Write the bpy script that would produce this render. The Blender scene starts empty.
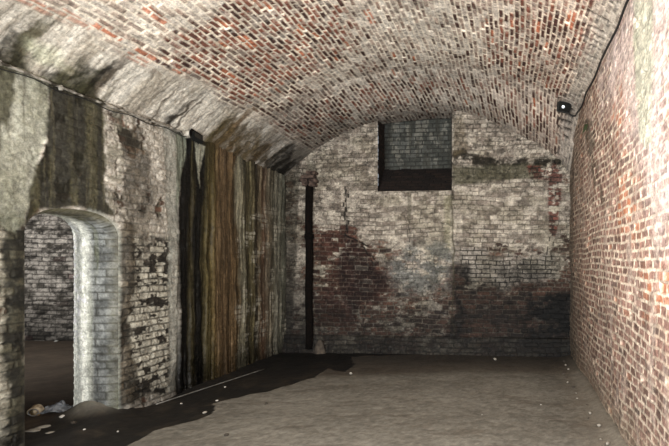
import bpy, bmesh, math, random
import numpy as np
from mathutils import Vector, Matrix
random.seed(7)
C = bpy.context.scene.collection
F = 483.0; VX = 510.0; VY = 261.0; EYE = 1.6       # focal length and vanishing point in pixels, eye height
XL = -3.95; XR = 1.0; YBL = 8.50; YBR = 8.05        # side walls, back wall at its left and right end
f32 = np.float32

# ------------------------------------------------------------------ numpy noise
def hsh(xi, yi, seed):
    n = (xi.astype(np.int64)*374761393 + yi.astype(np.int64)*668265263 + seed*974634777) & 0xFFFFFFFF
    n = ((n ^ (n >> 13))*1274126177) & 0xFFFFFFFF
    n = ((n ^ (n >> 15))*2246822519) & 0xFFFFFFFF
    n = n ^ (n >> 16)
    return (n/4294967296.0).astype(f32)
def vn(x, y, seed=0):
    xi = np.floor(x); yi = np.floor(y); fx = (x-xi).astype(f32); fy = (y-yi).astype(f32)
    fx = fx*fx*(3-2*fx); fy = fy*fy*(3-2*fy)
    a = hsh(xi, yi, seed); b = hsh(xi+1, yi, seed); c = hsh(xi, yi+1, seed); d = hsh(xi+1, yi+1, seed)
    return (a+(b-a)*fx)*(1-fy) + (c+(d-c)*fx)*fy
def fbm(x, y, seed=0, o=4, g=0.5):
    t = 0; amp = 1; s = 0
    for k in range(o):
        t = t + amp*vn(x*2**k+17.3*k, y*2**k+5.1*k, seed+k*13); s += amp; amp *= g
    return t/s
def ss(a, b, x):
    t = np.clip((x-a)/(b-a), 0, 1); return t*t*(3-2*t)
def lin(c):
    c = np.array(c, dtype=float)/255.0
    return np.where(c <= 0.04045, c/12.92, ((c+0.055)/1.055)**2.4).astype(f32)
def mix(A, B, m):
    if np.ndim(B) == 1: B = np.asarray(B, f32)[None, None, :]
    return A + (B-A)*m[..., None]
def polymask(u, v, pts, soft, warp=0.0, wf=3.0, seed=1):
    """soft inside mask of a polygon in surface coordinates (metres)"""
    if warp:
        u = u + (fbm(u*wf, v*wf, seed, 4, .6)-.5)*2*warp
        v = v + (fbm(u*wf+31, v*wf+9, seed+5, 4, .6)-.5)*2*warp
    d = np.full(u.shape, 1e9, f32); ins = np.zeros(u.shape, bool)
    n = len(pts)
    for i in range(n):
        ax, ay = pts[i]; bx, by = pts[(i+1) % n]
        ex, ey = bx-ax, by-ay
        t = np.clip(((u-ax)*ex+(v-ay)*ey)/(ex*ex+ey*ey+1e-9), 0, 1)
        d = np.minimum(d, (u-ax-t*ex)**2+(v-ay-t*ey)**2)
        if abs(ey) > 1e-9:
            c = ((ay > v) != (by > v)) & (u < ex*(v-ay)/ey+ax)
            ins ^= c
    d = np.sqrt(d); d = np.where(ins, d, -d)
    return ss(-soft, soft, d).astype(f32)
def bricks(u, v, L=.225, H=.074, m=.012, seed=3, wob=.01, soft=.004, header=0):
    """returns brickness 0..1 (0 in joints), per-brick random values, edge distance"""
    uu = u + (fbm(u*1.3, v*1.3, seed+50, 3)-.5)*wob*3 + (vn(u*9, v*9, seed+53)-.5)*wob*.9
    vv = v + (fbm(u*.9+7, v*.9, seed+51, 3)-.5)*wob*5 + (vn(u*8+3, v*8, seed+54)-.5)*wob*.8
    row = np.floor(vv/H); fv = vv/H-row
    hr = hsh(row, row*0+3, seed)
    LL = np.where((header > 0) & (np.mod(row, max(header, 1)) == 0), L*.5, L)
    off = .5*np.mod(row, 2) + .22*(hr-.5)
    cx = uu/LL + off
    col = np.floor(cx); fu = cx-col
    r1 = hsh(col, row, seed+1); r2 = hsh(col, row, seed+2); r3 = hsh(col, row, seed+4)
    mm = m*(.7+.7*r3)
    d = np.minimum(np.minimum(fu, 1-fu)*LL, np.minimum(fv, 1-fv)*H) - mm/2 + (vn(u*45, v*45, seed+9)-.5)*.004
    return ss(-soft*.5, soft, d).astype(f32), r1, r2, r3
def grit(c, u, v, seed, amt=1.0, pits=.5, specks=.5, sx=1., sy=1.):
    """gritty weathered surface: blotches, dark pits, pale specks"""
    a = fbm(u*11*sx, v*13*sy, seed, 4, .75); b = vn(u*70, v*70, seed+3)*.5+vn(u*115, v*115, seed+4)*.5
    c = c*(1+amt*((a-.5)*1.5+(b-.5)*.75))[..., None]
    c = c*(1-pits*ss(.60, .68, fbm(u*24*sx, v*30*sy, seed+7, 3, .6)))[..., None]
    p = ss(.64, .72, fbm(u*30*sx, v*34*sy, seed+9, 3, .6))*specks
    return np.clip(c*(1+p[..., None]*.7)+p[..., None]*.02, 0, .95)
def spacing(*seg):
    out = []
    for a, b, st in seg:
        n = max(1, int(round(abs(b-a)/st))); out += list(np.linspace(a, b, n, endpoint=False))
    out.append(seg[-1][1]); return np.array(out)

# ------------------------------------------------------------------ scene helpers
def newmesh(name, verts, faces, mat=None, parent=None, smooth=True):
    me = bpy.data.meshes.new(name)
    me.from_pydata([tuple(v) for v in verts], [], [tuple(f) for f in faces]); me.update()
    if smooth: me.polygons.foreach_set('use_smooth', [True]*len(me.polygons))
    o = bpy.data.objects.new(name, me); C.objects.link(o)
    if mat: me.materials.append(mat)
    if parent: o.parent = parent
    return o
def gridmesh(name, P, col, mat, keep=None, wet=None, parent=None, flip=False):
    """P: (n,m,3) positions, col: (n,m,3) linear albedo, wet: (n,m)"""
    n, m = P.shape[:2]
    idx = np.arange(n*m).reshape(n, m)
    q = np.stack([idx[:-1, :-1], idx[1:, :-1], idx[1:, 1:], idx[:-1, 1:]], -1)
    if flip: q = q[..., ::-1]
    if keep is not None: q = q[keep]
    q = q.reshape(-1, 4)
    used, inv = np.unique(q, return_inverse=True); q = inv.reshape(-1, 4)
    V = P.reshape(-1, 3)[used]; K = col.reshape(-1, 3)[used]
    W = (wet if wet is not None else np.zeros((n, m))).reshape(-1)[used]
    me = bpy.data.meshes.new(name)
    me.vertices.add(len(V)); me.vertices.foreach_set('co', V.astype(f32).ravel())
    me.loops.add(len(q)*4); me.loops.foreach_set('vertex_index', q.astype(np.int32).ravel())
    me.polygons.add(len(q)); me.polygons.foreach_set('loop_start', np.arange(0, len(q)*4, 4, dtype=np.int32))
    me.update(calc_edges=True)
    me.polygons.foreach_set('use_smooth', np.ones(len(q), bool))
    a = me.attributes.new('Tint', 'FLOAT_COLOR', 'POINT')
    rgba = np.concatenate([np.clip(K, 0, 1), np.clip(W, 0, 1)[:, None]], 1).astype(f32)
    a.data.foreach_set('color', rgba.ravel())
    me.materials.append(mat)
    me.validate(); me.update()
    o = bpy.data.objects.new(name, me); C.objects.link(o)
    if parent: o.parent = parent
    return o
def struct(o): o['kind'] = 'structure'; return o
def tag(o, label, cat, group=None, kind=None):
    o['label'] = label; o['category'] = cat
    if group: o['group'] = group
    if kind: o['kind'] = kind
    return o
def thing(name, loc, label, cat, group=None):
    o = bpy.data.objects.new(name, None); C.objects.link(o); o.location = loc
    o.empty_display_size = .1
    return tag(o, label, cat, group)
def bmobj(name, bm, mat, parent=None, smooth=False):
    me = bpy.data.meshes.new(name); bm.normal_update(); bm.to_mesh(me); bm.free()
    if smooth: me.polygons.foreach_set('use_smooth', [True]*len(me.polygons))
    me.materials.append(mat)
    o = bpy.data.objects.new(name, me); C.objects.link(o)
    if parent: o.parent = parent
    return o

# ------------------------------------------------------------------ materials
def masonry(name, rough=.9, wetrough=.35, grain=.30, bump=.5, gs=70):
    m = bpy.data.materials.new(name); m.use_nodes = True; nt = m.node_tree; N = nt.nodes; Lk = nt.links
    b = N['Principled BSDF']
    at = N.new('ShaderNodeAttribute'); at.attribute_name = 'Tint'
    tc = N.new('ShaderNodeTexCoord')
    n1 = N.new('ShaderNodeTexNoise'); n1.inputs['Scale'].default_value = gs; n1.inputs['Detail'].default_value = 5; n1.inputs['Roughness'].default_value = .7
    n2 = N.new('ShaderNodeTexNoise'); n2.inputs['Scale'].default_value = 22; n2.inputs['Detail'].default_value = 6; n2.inputs['Roughness'].default_value = .75
    Lk.new(tc.outputs['Object'], n1.inputs['Vector']); Lk.new(tc.outputs['Object'], n2.inputs['Vector'])
    ad = N.new('ShaderNodeMath'); ad.operation = 'ADD'; Lk.new(n1.outputs['Fac'], ad.inputs[0]); Lk.new(n2.outputs['Fac'], ad.inputs[1])
    mr = N.new('ShaderNodeMapRange'); mr.inputs['From Min'].default_value = .7; mr.inputs['From Max'].default_value = 1.3
    mr.inputs['To Min'].default_value = 1-grain*1.6; mr.inputs['To Max'].default_value = 1+grain*1.6
    Lk.new(ad.outputs[0], mr.inputs['Value'])
    vm = N.new('ShaderNodeVectorMath'); vm.operation = 'SCALE'
    Lk.new(at.outputs['Color'], vm.inputs[0]); Lk.new(mr.outputs[0], vm.inputs['Scale'])
    Lk.new(vm.outputs[0], b.inputs['Base Color'])
    r = N.new('ShaderNodeMapRange'); r.inputs['To Min'].default_value = rough; r.inputs['To Max'].default_value = wetrough
    Lk.new(at.outputs['Alpha'], r.inputs['Value']); Lk.new(r.outputs[0], b.inputs['Roughness'])
    b.inputs['Specular IOR Level'].default_value = .3
    bp = N.new('ShaderNodeBump'); bp.inputs['Strength'].default_value = bump; bp.inputs['Distance'].default_value = .008
    Lk.new(ad.outputs[0], bp.inputs['Height']); Lk.new(bp.outputs[0], b.inputs['Normal'])
    return m
def simple(name, c, rough=.7, metal=0, var=.3, scale=30, bump=.3, c2=None):
    m = bpy.data.materials.new(name); m.use_nodes = True; nt = m.node_tree; N = nt.nodes; Lk = nt.links
    b = N['Principled BSDF']; l = lin(c); l2 = lin(c2) if c2 else l*(1-var)
    tc = N.new('ShaderNodeTexCoord'); n = N.new('ShaderNodeTexNoise'); n.inputs['Scale'].default_value = scale; n.inputs['Detail'].default_value = 6
    Lk.new(tc.outputs['Object'], n.inputs['Vector'])
    cr = N.new('ShaderNodeValToRGB'); cr.color_ramp.elements[0].position = .38; cr.color_ramp.elements[1].position = .62
    cr.color_ramp.elements[0].color = (*[float(x) for x in l2], 1); cr.color_ramp.elements[1].color = (*[float(x) for x in l], 1)
    Lk.new(n.outputs['Fac'], cr.inputs[0]); Lk.new(cr.outputs[0], b.inputs['Base Color'])
    b.inputs['Roughness'].default_value = rough; b.inputs['Metallic'].default_value = metal
    bp = N.new('ShaderNodeBump'); bp.inputs['Strength'].default_value = bump; bp.inputs['Distance'].default_value = .004
    Lk.new(n.outputs['Fac'], bp.inputs['Height']); Lk.new(bp.outputs[0], b.inputs['Normal'])
    return m
M_wall = masonry('weathered_masonry'); M_vault = masonry('vault_masonry', grain=.28)
M_floor = masonry('dirt_floor', rough=.95, wetrough=.45, grain=.15, bump=.3, gs=90)
M_iron = simple('black_iron', (9, 8, 7), 1, .0, scale=25, c2=(20, 15, 12)); M_iron.node_tree.nodes['Principled BSDF'].inputs['Specular IOR Level'].default_value = .12
M_rust = simple('broken_brick', (98, 82, 72), .95, 0, scale=16, c2=(40, 29, 25))
M_black = simple('black_housing', (20, 21, 20), .5, 0)
M_conduit = simple('grey_conduit', (205, 200, 188), .5, .3, scale=12, c2=(60, 56, 48))
M_cable = simple('black_cable', (25, 25, 25), .6)
M_lens = simple('lamp_glass', (24, 26, 25), .25)
M_steel = simple('dull_steel', (150, 150, 146), .4, .4, scale=9, c2=(110, 106, 98))
M_stone = simple('slate_fragment', (160, 154, 142), .9, scale=20)
M_white = simple('chalk_pebble', (190, 186, 176), .8)
M_dark = simple('dark_rubble', (60, 54, 45), .95)
M_film = simple('grey_film', (170, 174, 178), .45, 0, scale=14, c2=(100, 104, 110))
M_tan = simple('tan_label', (235, 220, 190), .5, 0, scale=30, c2=(170, 140, 95))
M_leaf = simple('fern_leaf', (46, 58, 28), .8)
led = bpy.data.materials.new('white_diode'); led.use_nodes = True
led.node_tree.nodes['Principled BSDF'].inputs['Base Color'].default_value = (.9, .95, 1, 1)
led.node_tree.nodes['Principled BSDF'].inputs['Emission Color'].default_value = (.9, .97, 1, 1)
led.node_tree.nodes['Principled BSDF'].inputs['Emission Strength'].default_value = 1.2

# ------------------------------------------------------------------ pixel -> place
def on_left(px, py):  d = F*(-XL)/(VX-px); return (d, EYE+(VY-py)*d/F)            # (Y, Z)
def on_right(px, py): d = F*XR/(px-VX); return (d, EYE+(VY-py)*d/F)
def back_y(X): return YBL+(YBR-YBL)*(X-XL)/(XR-XL)
def on_back(px, py):
    k = (px-VX)/F; s = (YBR-YBL)/(XR-XL)
    d = (YBL-s*XL)/(1-s*k); return (k*d, EYE+(VY-py)*d/F)                          # (X, Z)
def on_floor(px, py, z=0): d = F*(EYE-z)/(py-VY); return ((px-VX)*d/F, d)          # (X, Y)

# ================================================================== LEFT WALL
ZTL = 3.17
OY0, OY1 = 3.93, 4.87; OZS, OZR = 1.83, .24      # arched opening: near and far jamb, springing, rise
def outline_half(v):                              # superellipse arch top
    return v
def inside_open(Y, Z, grow=0.0):
    c = (OY0+OY1)/2; h = (OY1-OY0)/2+grow
    t = np.abs((Y-c)/h)
    top = OZS + (OZR+grow)*np.power(np.clip(1-np.power(np.clip(t, 0, 1), 2.6), 0, 1), 1/2.0)
    return (t < 1) & (Z < top)
def outline_pts():
    c = (OY0+OY1)/2; h = (OY1-OY0)/2; pts = []
    for z in np.linspace(-.1, OZS, 150, endpoint=False): pts.append((OY0, z))
    for a in np.linspace(math.pi, 0, 112)[1:-1]:
        ca, sa = math.cos(a), math.sin(a)
        y = c + h*math.copysign(abs(ca)**(2/2.6), ca); z = OZS+OZR*abs(sa)**(1.0)
        pts.append((y, z))
    for z in np.linspace(OZS, -.1, 150): pts.append((OY1, z))
    return np.array(pts[:])
OUT = outline_pts()

def build_left():
    u = spacing((-1.5, 2.9, .06), (2.9, 8.56, .0085)); v = spacing((-.06, ZTL, .0085))
    U, V = np.meshgrid(u, v, indexing='ij'); U = U.astype(f32); V = V.astype(f32)
    br, r1, r2, r3 = bricks(U, V, seed=11, m=.014, wob=.012)
    n1 = fbm(U*2.2, V*2.2, 21, 5, .6); n2 = fbm(U*7, V*7, 22, 5, .65); n3 = fbm(U*25, V*25, 23, 4, .7)
    drip = fbm(U*9, V*.7, 24, 4, .6); drip2 = fbm(U*28, V*1.3, 25, 3, .6)
    # exposed brick
    brick = mix(np.broadcast_to(lin((70, 58, 48)), U.shape+(3,)).astype(f32), lin((98, 74, 60)), r1)
    brick = mix(brick, lin((50, 46, 38)), ss(.6, .9, r2))
    colr = mix(np.broadcast_to(lin((92, 88, 76)), brick.shape).astype(f32), 0*brick+brick, br)
    # whitewash
    nv = fbm(U*7, V*3.2, 27, 5, .65); cover = ss(.40, .47, n1*.25+n2*.25+nv*.5)
    wash = mix(np.broadcast_to(lin((196, 190, 178)), brick.shape).astype(f32), lin((148, 142, 130)), ss(.35, .65, n3))
    wash = mix(wash, lin((110, 104, 92)), (1-br)*.55*ss(2.9, 1.6, V))
    L = lambda *p: [on_left(*q) for q in p]
    P = lambda pts, soft=.02, warp=.05, wf=3., seed=1: polymask(U, V, L(*pts), soft, warp, wf, seed)
    colr = mix(colr, 0*wash+wash, cover)
    smooth = np.zeros(U.shape, f32)
    # below: mottled whitewashed bricks with dark open joints
    zone = P([(128, 235), (172, 235), (170, 392), (126, 400)], .03, .08, 4, 3)
    w2 = mix(np.broadcast_to(lin((158, 154, 140)), brick.shape).astype(f32), lin((60, 56, 48)), (1-br)*.85)
    w2 = mix(w2, lin((40, 36, 30)), ss(.53, .60, fbm(U*9, V*14, 28, 4, .6)))
    colr = mix(colr, w2, zone)
    # brown bare zones
    for pts, s in (([(118, 215), (134, 230), (130, 330), (140, 400), (116, 410)], 5), ([(124, 130), (140, 128), (150, 165), (152, 215), (140, 250), (126, 230), (120, 180)], 6),
                   ([(0, 228), (26, 228), (24, 440), (0, 460)], 7)):
        m = P(pts, .03, .10, 5, s)
        bare = mix(np.broadcast_to(lin((34, 32, 26) if s == 7 else (46, 42, 34)), brick.shape).astype(f32), lin((84, 80, 66)) if s == 7 else lin((84, 76, 62)), ss(.40, .62, n2*.75+r1*.25))
        bare = mix(bare, lin((34, 32, 26)), (1-br)*.6)
        colr = mix(colr, bare, m*(.97 if s == 7 else .9 if s == 5 else .72))
    # lighter patch between
    m = P([(132, 190), (160, 180), (166, 250), (140, 262), (134, 230)], .04, .1, 5, 9)
    colr = mix(colr, lin((138, 132, 120)), m*.55*ss(.4, .6, n2))
    # smooth pale plaster of the near pier
    m = P([(-900, 20), (16, 58), (50, 80), (47, 110), (45, 140), (37, 165), (30, 195), (24, 225), (10, 233), (-10, 222), (-900, 230)], .015, .05, 4, 12)
    plas = mix(np.broadcast_to(lin((162, 162, 148)), brick.shape).astype(f32), lin((122, 122, 106)), ss(.3, .7, n1*.5+n3*.5))
    colr = mix(colr, plas, m); smooth = np.maximum(smooth, m)
    # strip of plaster left of the olive stain, and right strip
    m = P([(100, 100), (120, 108), (121, 200), (114, 214), (103, 190)], .02, .05, 5, 14)
    colr = mix(colr, lin((138, 134, 120)), m*ss(.35, .5, n2)*.9)
    m = P([(163, 125), (178, 130), (178, 390), (168, 392), (167, 250)], .02, .03, 4, 15)
    colr = mix(colr, lin((150, 150, 140)), m*.85*(.6+.4*ss(.3, .6, n2))); smooth = np.maximum(smooth, m*.7)
    # the dark olive curtain above the opening
    m = P([(49, 76), (103, 98), (104, 200), (112, 212), (112, 218), (80, 206), (40, 208), (26, 225), (22, 236), (30, 196), (45, 145)], .02, .045, 5, 16)
    ol = mix(np.broadcast_to(lin((28, 27, 17)), brick.shape).astype(f32), lin((62, 59, 38)), ss(.45, .75, drip))
    ol = mix(ol, lin((104, 99, 76)), ss(.62, .8, drip2)*.35)
    colr = mix(colr, ol, m*.95); smooth = np.maximum(smooth, m*.6)
    m = P([(0, 66), (14, 72), (17, 92), (14, 110), (8, 130), (3, 120), (0, 150), (-30, 160), (-30, 55)], .02, .03, 5, 17)
    colr = mix(colr, lin((60, 58, 40)), m*.85)
    for (pa, pb, yb) in ((22, 25, 140), (117, 123, 150), (130, 134, 140), (150, 155, 150)):
        m = P([(pa, 70), (pb, 72), ((pa+pb)/2, yb)], .01, .02, 6, 18); colr = mix(colr, lin((70, 66, 52)), m*.6)
    # flowstone zone, colour changes along the wall: (pixel column, colour)
    tab = [(172, (120, 118, 106)), (176, (30, 29, 24)), (180, (8, 8, 6)), (187, (12, 11, 8)), (190, (46, 42, 26)), (193, (40, 36, 22)), (195, (8, 8, 6)), (202, (14, 13, 9)), (205, (62, 56, 34)),
           (211, (80, 70, 42)), (215, (88, 74, 48)), (218, (92, 76, 54)), (226, (80, 65, 46)), (233, (88, 72, 50)), (237, (66, 54, 36)), (240, (120, 116, 98)), (245, (104, 100, 82)),
           (247, (44, 40, 28)), (252, (84, 78, 56)), (257, (46, 40, 30)), (260, (98, 88, 70)), (263, (80, 62, 48)), (268, (112, 104, 88)), (272, (70, 66, 54)), (276, (108, 106, 94)), (282, (96, 96, 84)),
           (286, (28, 24, 20)), (290, (20, 18, 15))]
    ys = np.array([on_left(a, 200)[0] for a, _ in tab]); cs = np.array([lin(c) for _, c in tab])
    Uw = U + (fbm(U*3, V*1.1, 31, 3)-.5)*.22 + (drip2-.5)*.05
    flow = np.stack([np.interp(Uw, ys, cs[:, k]) for k in range(3)], -1).astype(f32)
    fine = fbm(U*40, V*2.0, 33, 3, .6)
    flow = flow*(0.70+.75*ss(.3, .75, fine)[..., None]*1)
    rows = ss(.0, .35, br)
    whit = polymask(U, V, L((238, 200), (285, 215), (285, 345), (236, 372)), .05, .2, 4, 34)*ss(.50, .62, n2)*br
    flow = mix(flow, lin((150, 146, 132)), whit*.6)
    fm = ss(on_left(173, 0)[0], on_left(180, 0)[0], U + (fbm(V*2, V*0+4, 35, 3)-.5)*.10)
    # the black slime starts in a point at the top
    blk = polymask(U, V, L((176, 140), (189, 148), (190, 160), (196, 148), (203, 148), (203, 400), (172, 410), (176, 200)), .02, .04, 4, 36)
    top = ss(.0, .25, ZTL-.02-V)
    colr = mix(colr, flow, fm)
    m = polymask(U, V, L((176, 133), (188, 138), (181, 180), (175, 215)), .015, .02, 5, 37); colr = mix(colr, lin((116, 120, 106)), m*.9)
    m = polymask(U, V, L((195, 140), (204, 146), (202, 160), (199, 188)), .015, .02, 5, 38); colr = mix(colr, lin((150, 150, 134)), m*.9)
    npr = ss(4.05, 3.9, U)*ss(2.05, 1.9, V); colr = mix(colr, colr*np.array([.60, .61, .57], f32), npr)  # near pier painted darker to offset the strong light close by
    # damp foot
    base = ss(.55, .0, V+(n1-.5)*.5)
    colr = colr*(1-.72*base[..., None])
    colr = colr*(.80+.4*n3[..., None])
    gl = grit(colr, U, V, 61, .55, .30, .3, 1, 1); gf = grit(colr, U, V*.25, 62, .6, .3, .3, 1.3, 1); colr = mix(gl, 0*gf+gf, fm)
    # relief
    ribs = (fbm(U*14, V*.5, 41, 3, .6)-.5)*.07*fm
    h = (1-smooth)*(1-fm*.75)*(br*.012+(r3-.5)*.010*br+(n2-.5)*.03) + (n1-.5)*.05 + (n3-.5)*.008 + ribs + cover*.006*(1-fm)
    # erosion pits in the mottled zone
    h = h - zone*ss(.60, .72, n2)*.03
    dO = np.full(U.shape, 9., f32)
    for a in OUT[::4]: dO = np.minimum(dO, (U-a[0])**2+(V-a[1])**2)
    dO = np.sqrt(dO); fade = ss(.0, .10, dO)
    h = h*fade
    # the far jamb's whitewash wraps a little over the arris
    ed = ss(.05, .0, dO)*(U > 4.5); colr = mix(colr, lin((160, 165, 155)), ed*.7)
    X = XL + h
    # shrink a little bulge into haunch at the top
    P3 = np.stack([X, U, V], -1)
    uc = (u[:-1]+u[1:])/2; vc = (v[:-1]+v[1:])/2; UC, VC = np.meshgrid(uc, vc, indexing='ij')
    keep = ~inside_open(UC, VC)
    # snap border vertices to the outline
    nb = np.zeros(U.shape, bool); k = keep
    cnt = np.zeros(U.shape, int); tot = np.zeros(U.shape, int)
    for a, b in ((0, 0), (1, 0), (0, 1), (1, 1)):
        cnt[a:a+k.shape[0], b:b+k.shape[1]] += k; tot[a:a+k.shape[0], b:b+k.shape[1]] += 1
    nb = (cnt > 0) & (cnt < tot) & (dO < .06)
    for i, j in np.argwhere(nb):
        d2 = (OUT[:, 0]-P3[i, j, 1])**2+(OUT[:, 1]-P3[i, j, 2])**2; q = OUT[d2.argmin()]
        P3[i, j] = (XL, q[0], q[1])
    wet = np.clip(fm*.7*(V < 2.9)+base*.6, 0, 1)
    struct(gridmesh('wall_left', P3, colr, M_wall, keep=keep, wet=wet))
    # reveal of the opening: sweep of the outline through the wall, with a rounded front arris
    T = .46; prof = [(0, 0), (.004, .02), (.012, .04), (.03, .065)] + [(.03+.02*((t-.065)/(T-.065)), t) for t in np.linspace(.09, T, 48)]
    prof = np.array(prof)
    c = np.array([(OY0+OY1)/2, 1.0])
    n = len(OUT); nrm = np.zeros((n, 2))
    for i in range(n):
        a = OUT[max(i-2, 0)]; b = OUT[min(i+2, n-1)]; t = b-a; t = t/ (np.linalg.norm(t)+1e-9); nrm[i] = (-t[1], t[0])
    ctr = np.array([(OY0+OY1)/2, 1.0])
    sgn = np.sign(((OUT-ctr)*nrm).sum(1)); nrm = nrm*sgn[:, None]        # pointing away from the opening
    arc = np.concatenate([[0], np.cumsum(np.linalg.norm(np.diff(OUT, axis=0), axis=1))])
    S, D = np.meshgrid(arc, prof[:, 1], indexing='ij'); S = S.astype(f32); D = D.astype(f32)
    brj, q1, q2, q3 = bricks(D+.05, S, L=.24, H=.076, seed=71, m=.012, wob=.006)
    nn = fbm(S*8, D*8, 72, 4, .6); dr = fbm(S*1.0, D*16, 73, 3)
    # widening outward (depth profile): opening narrows by 3 cm then stays, outward minus
    off = np.interp(D, prof[:, 1], prof[:, 0])*-1
    hh = off*-0 - np.interp(D, [0, .02, .05, .09, T], [0, .008, .022, .035, .035]) + (brj*.008-.008)*ss(.03, .1, D) + .05*ss(.33, .46, D) + (nn-.5)*.014*ss(.0, .06, D)
    Yp = OUT[:, 0][:, None] - nrm[:, 0][:, None]*(-hh) ; Zp = OUT[:, 1][:, None] - nrm[:, 1][:, None]*(-hh)
    # flare low part of far jamb towards the viewer
    PJ = np.stack([XL-D, Yp, Zp], -1)
    cj = mix(np.broadcast_to(lin((138, 141, 138)), S.shape+(3,)).astype(f32), lin((88, 90, 88)), ss(.35, .7, nn))
    cj = mix(cj, lin((58, 58, 52)), (1-brj)*.8)
    pale = ss(.20, .31, D+(nn-.5)*.05); brj = np.maximum(brj, pale); cj = mix(cj, lin((250, 252, 240)), pale*.95)
    frontdark = ss(.12, .0, D + (nn-.5)*.12); cj = mix(cj, lin((84, 80, 62)), frontdark*.55)
    grn = ss(.5, .7, dr)*ss(.5, .1, D); cj = mix(cj, lin((108, 112, 86)), grn*.45)
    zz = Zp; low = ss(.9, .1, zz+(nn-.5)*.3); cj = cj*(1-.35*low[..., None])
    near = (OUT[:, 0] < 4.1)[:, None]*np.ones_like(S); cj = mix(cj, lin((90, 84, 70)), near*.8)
    crown = ss(1.95, 2.05, zz); cj = mix(cj, lin((120, 112, 78)), crown*.5)
    cj = grit(cj, S, D, 75, .55, .3, .3)
    struct(gridmesh('trim_1', PJ, cj, M_wall, flip=True))
build_left()

# ================================================================== RIGHT WALL
ZTR = 3.84
def build_right():
    u = spacing((-1.5, 2.2, .06), (2.2, 8.12, .0085)); v = spacing((-.05, ZTR, .0078))
    U, V = np.meshgrid(u, v, indexing='ij'); U = U.astype(f32); V = V.astype(f32)
    br, r1, r2, r3 = bricks(U, V, seed=111, m=.019, wob=.020, header=0, L=.165)
    n1 = fbm(U*1.6, V*1.6, 121, 5, .6); n2 = fbm(U*6, V*6, 122, 5, .65); n3 = fbm(U*28, V*28, 123, 4, .7); stk = fbm(U*5, V*.6, 124, 4, .6)
    R = lambda *p: [on_right(*q) for q in p]
    b = mix(np.broadcast_to(lin((138, 106, 94)), U.shape+(3,)).astype(f32), lin((164, 130, 116)), r1)
    b = mix(b, lin((100, 78, 68)), ss(.55, .95, r2)*.75)
    b = mix(b, lin((92, 84, 78)), ss(.85, .95, r3)*.5)
    b = mix(b, lin((178, 122, 94)), ss(.88, .96, r1)*(.05+.7*ss(.48, .62, n1)))
    b = b*(.72+.56*n3[..., None])
    # orange flush
    for pts in ([(618, 170), (640, 180), (642, 235), (622, 230)], [(612, 85), (628, 60), (632, 130), (615, 140)], [(640, 270), (669, 280), (669, 330), (640, 310)]):
        m = polymask(U, V, R(*pts), .12, .2, 3, 5); b = mix(b, lin((200, 130, 94)), m*.75*ss(.25, .6, r2))
    mort = mix(np.broadcast_to(lin((226, 208, 186)), b.shape).astype(f32), lin((186, 164, 144)), ss(.4, .65, n2))
    colr = mix(mort, b, br)
    # limewash haze: strong high and near
    hz = polymask(U, V, R((600, 20), (632, -60), (900, -200), (900, 260), (669, 240), (640, 150), (625, 110), (604, 90)), .4, .3, 1.5, 8)
    hz = np.clip(hz*(.25+.75*ss(.35, .6, n2*.5+stk*.5)), 0, 1)
    colr = mix(colr, lin((226, 208, 202)), hz*.80)
    lg = ss(.50, .66, stk)*ss(.4, .6, n2); colr = mix(colr, lin((204, 186, 172)), lg*.5)
    m = polymask(U, V, R((633, -20), (652, -40), (654, 60), (652, 142), (641, 140), (636, 90)), .05, .06, 4, 9)
    colr = mix(colr, lin((190, 196, 172)), m*.65)
    # foot: darker, greyer bricks in lower part
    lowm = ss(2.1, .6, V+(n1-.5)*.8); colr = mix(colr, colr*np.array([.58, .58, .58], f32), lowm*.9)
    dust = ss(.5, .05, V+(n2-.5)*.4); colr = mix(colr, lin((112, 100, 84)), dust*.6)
    # far end: duller and browner, black streak below the fern
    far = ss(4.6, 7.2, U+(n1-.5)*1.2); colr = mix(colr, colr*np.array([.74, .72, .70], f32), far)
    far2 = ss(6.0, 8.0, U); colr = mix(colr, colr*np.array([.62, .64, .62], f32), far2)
    st = polymask(U, V, R((583, 118), (592, 122), (598, 170), (604, 205), (598, 205), (590, 165)), .03, .05, 5, 10)
    colr = mix(colr, lin((52, 50, 34)), st*.6*ss(.35, .55, n2))
    st = polymask(U, V, R((566, 130), (574, 125), (573, 350), (569, 350)), .05, .1, 4, 11)
    colr = mix(colr, lin((84, 76, 66)), st*.6)
    colr = grit(colr, U, V, 131, .6, .35, .3)
    h = -br*.003*(1-hz*.5)+(r3-.5)*.008*br+(n1-.5)*.07+(n2-.5)*.012+(n3-.5)*.005 - ss(.92, .97, r1)*br*.018
    # plinth of fallen dust merges into the wall
    P3 = np.stack([XR-h, U, V], -1)
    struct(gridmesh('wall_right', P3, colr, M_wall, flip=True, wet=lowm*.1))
build_right()

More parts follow.
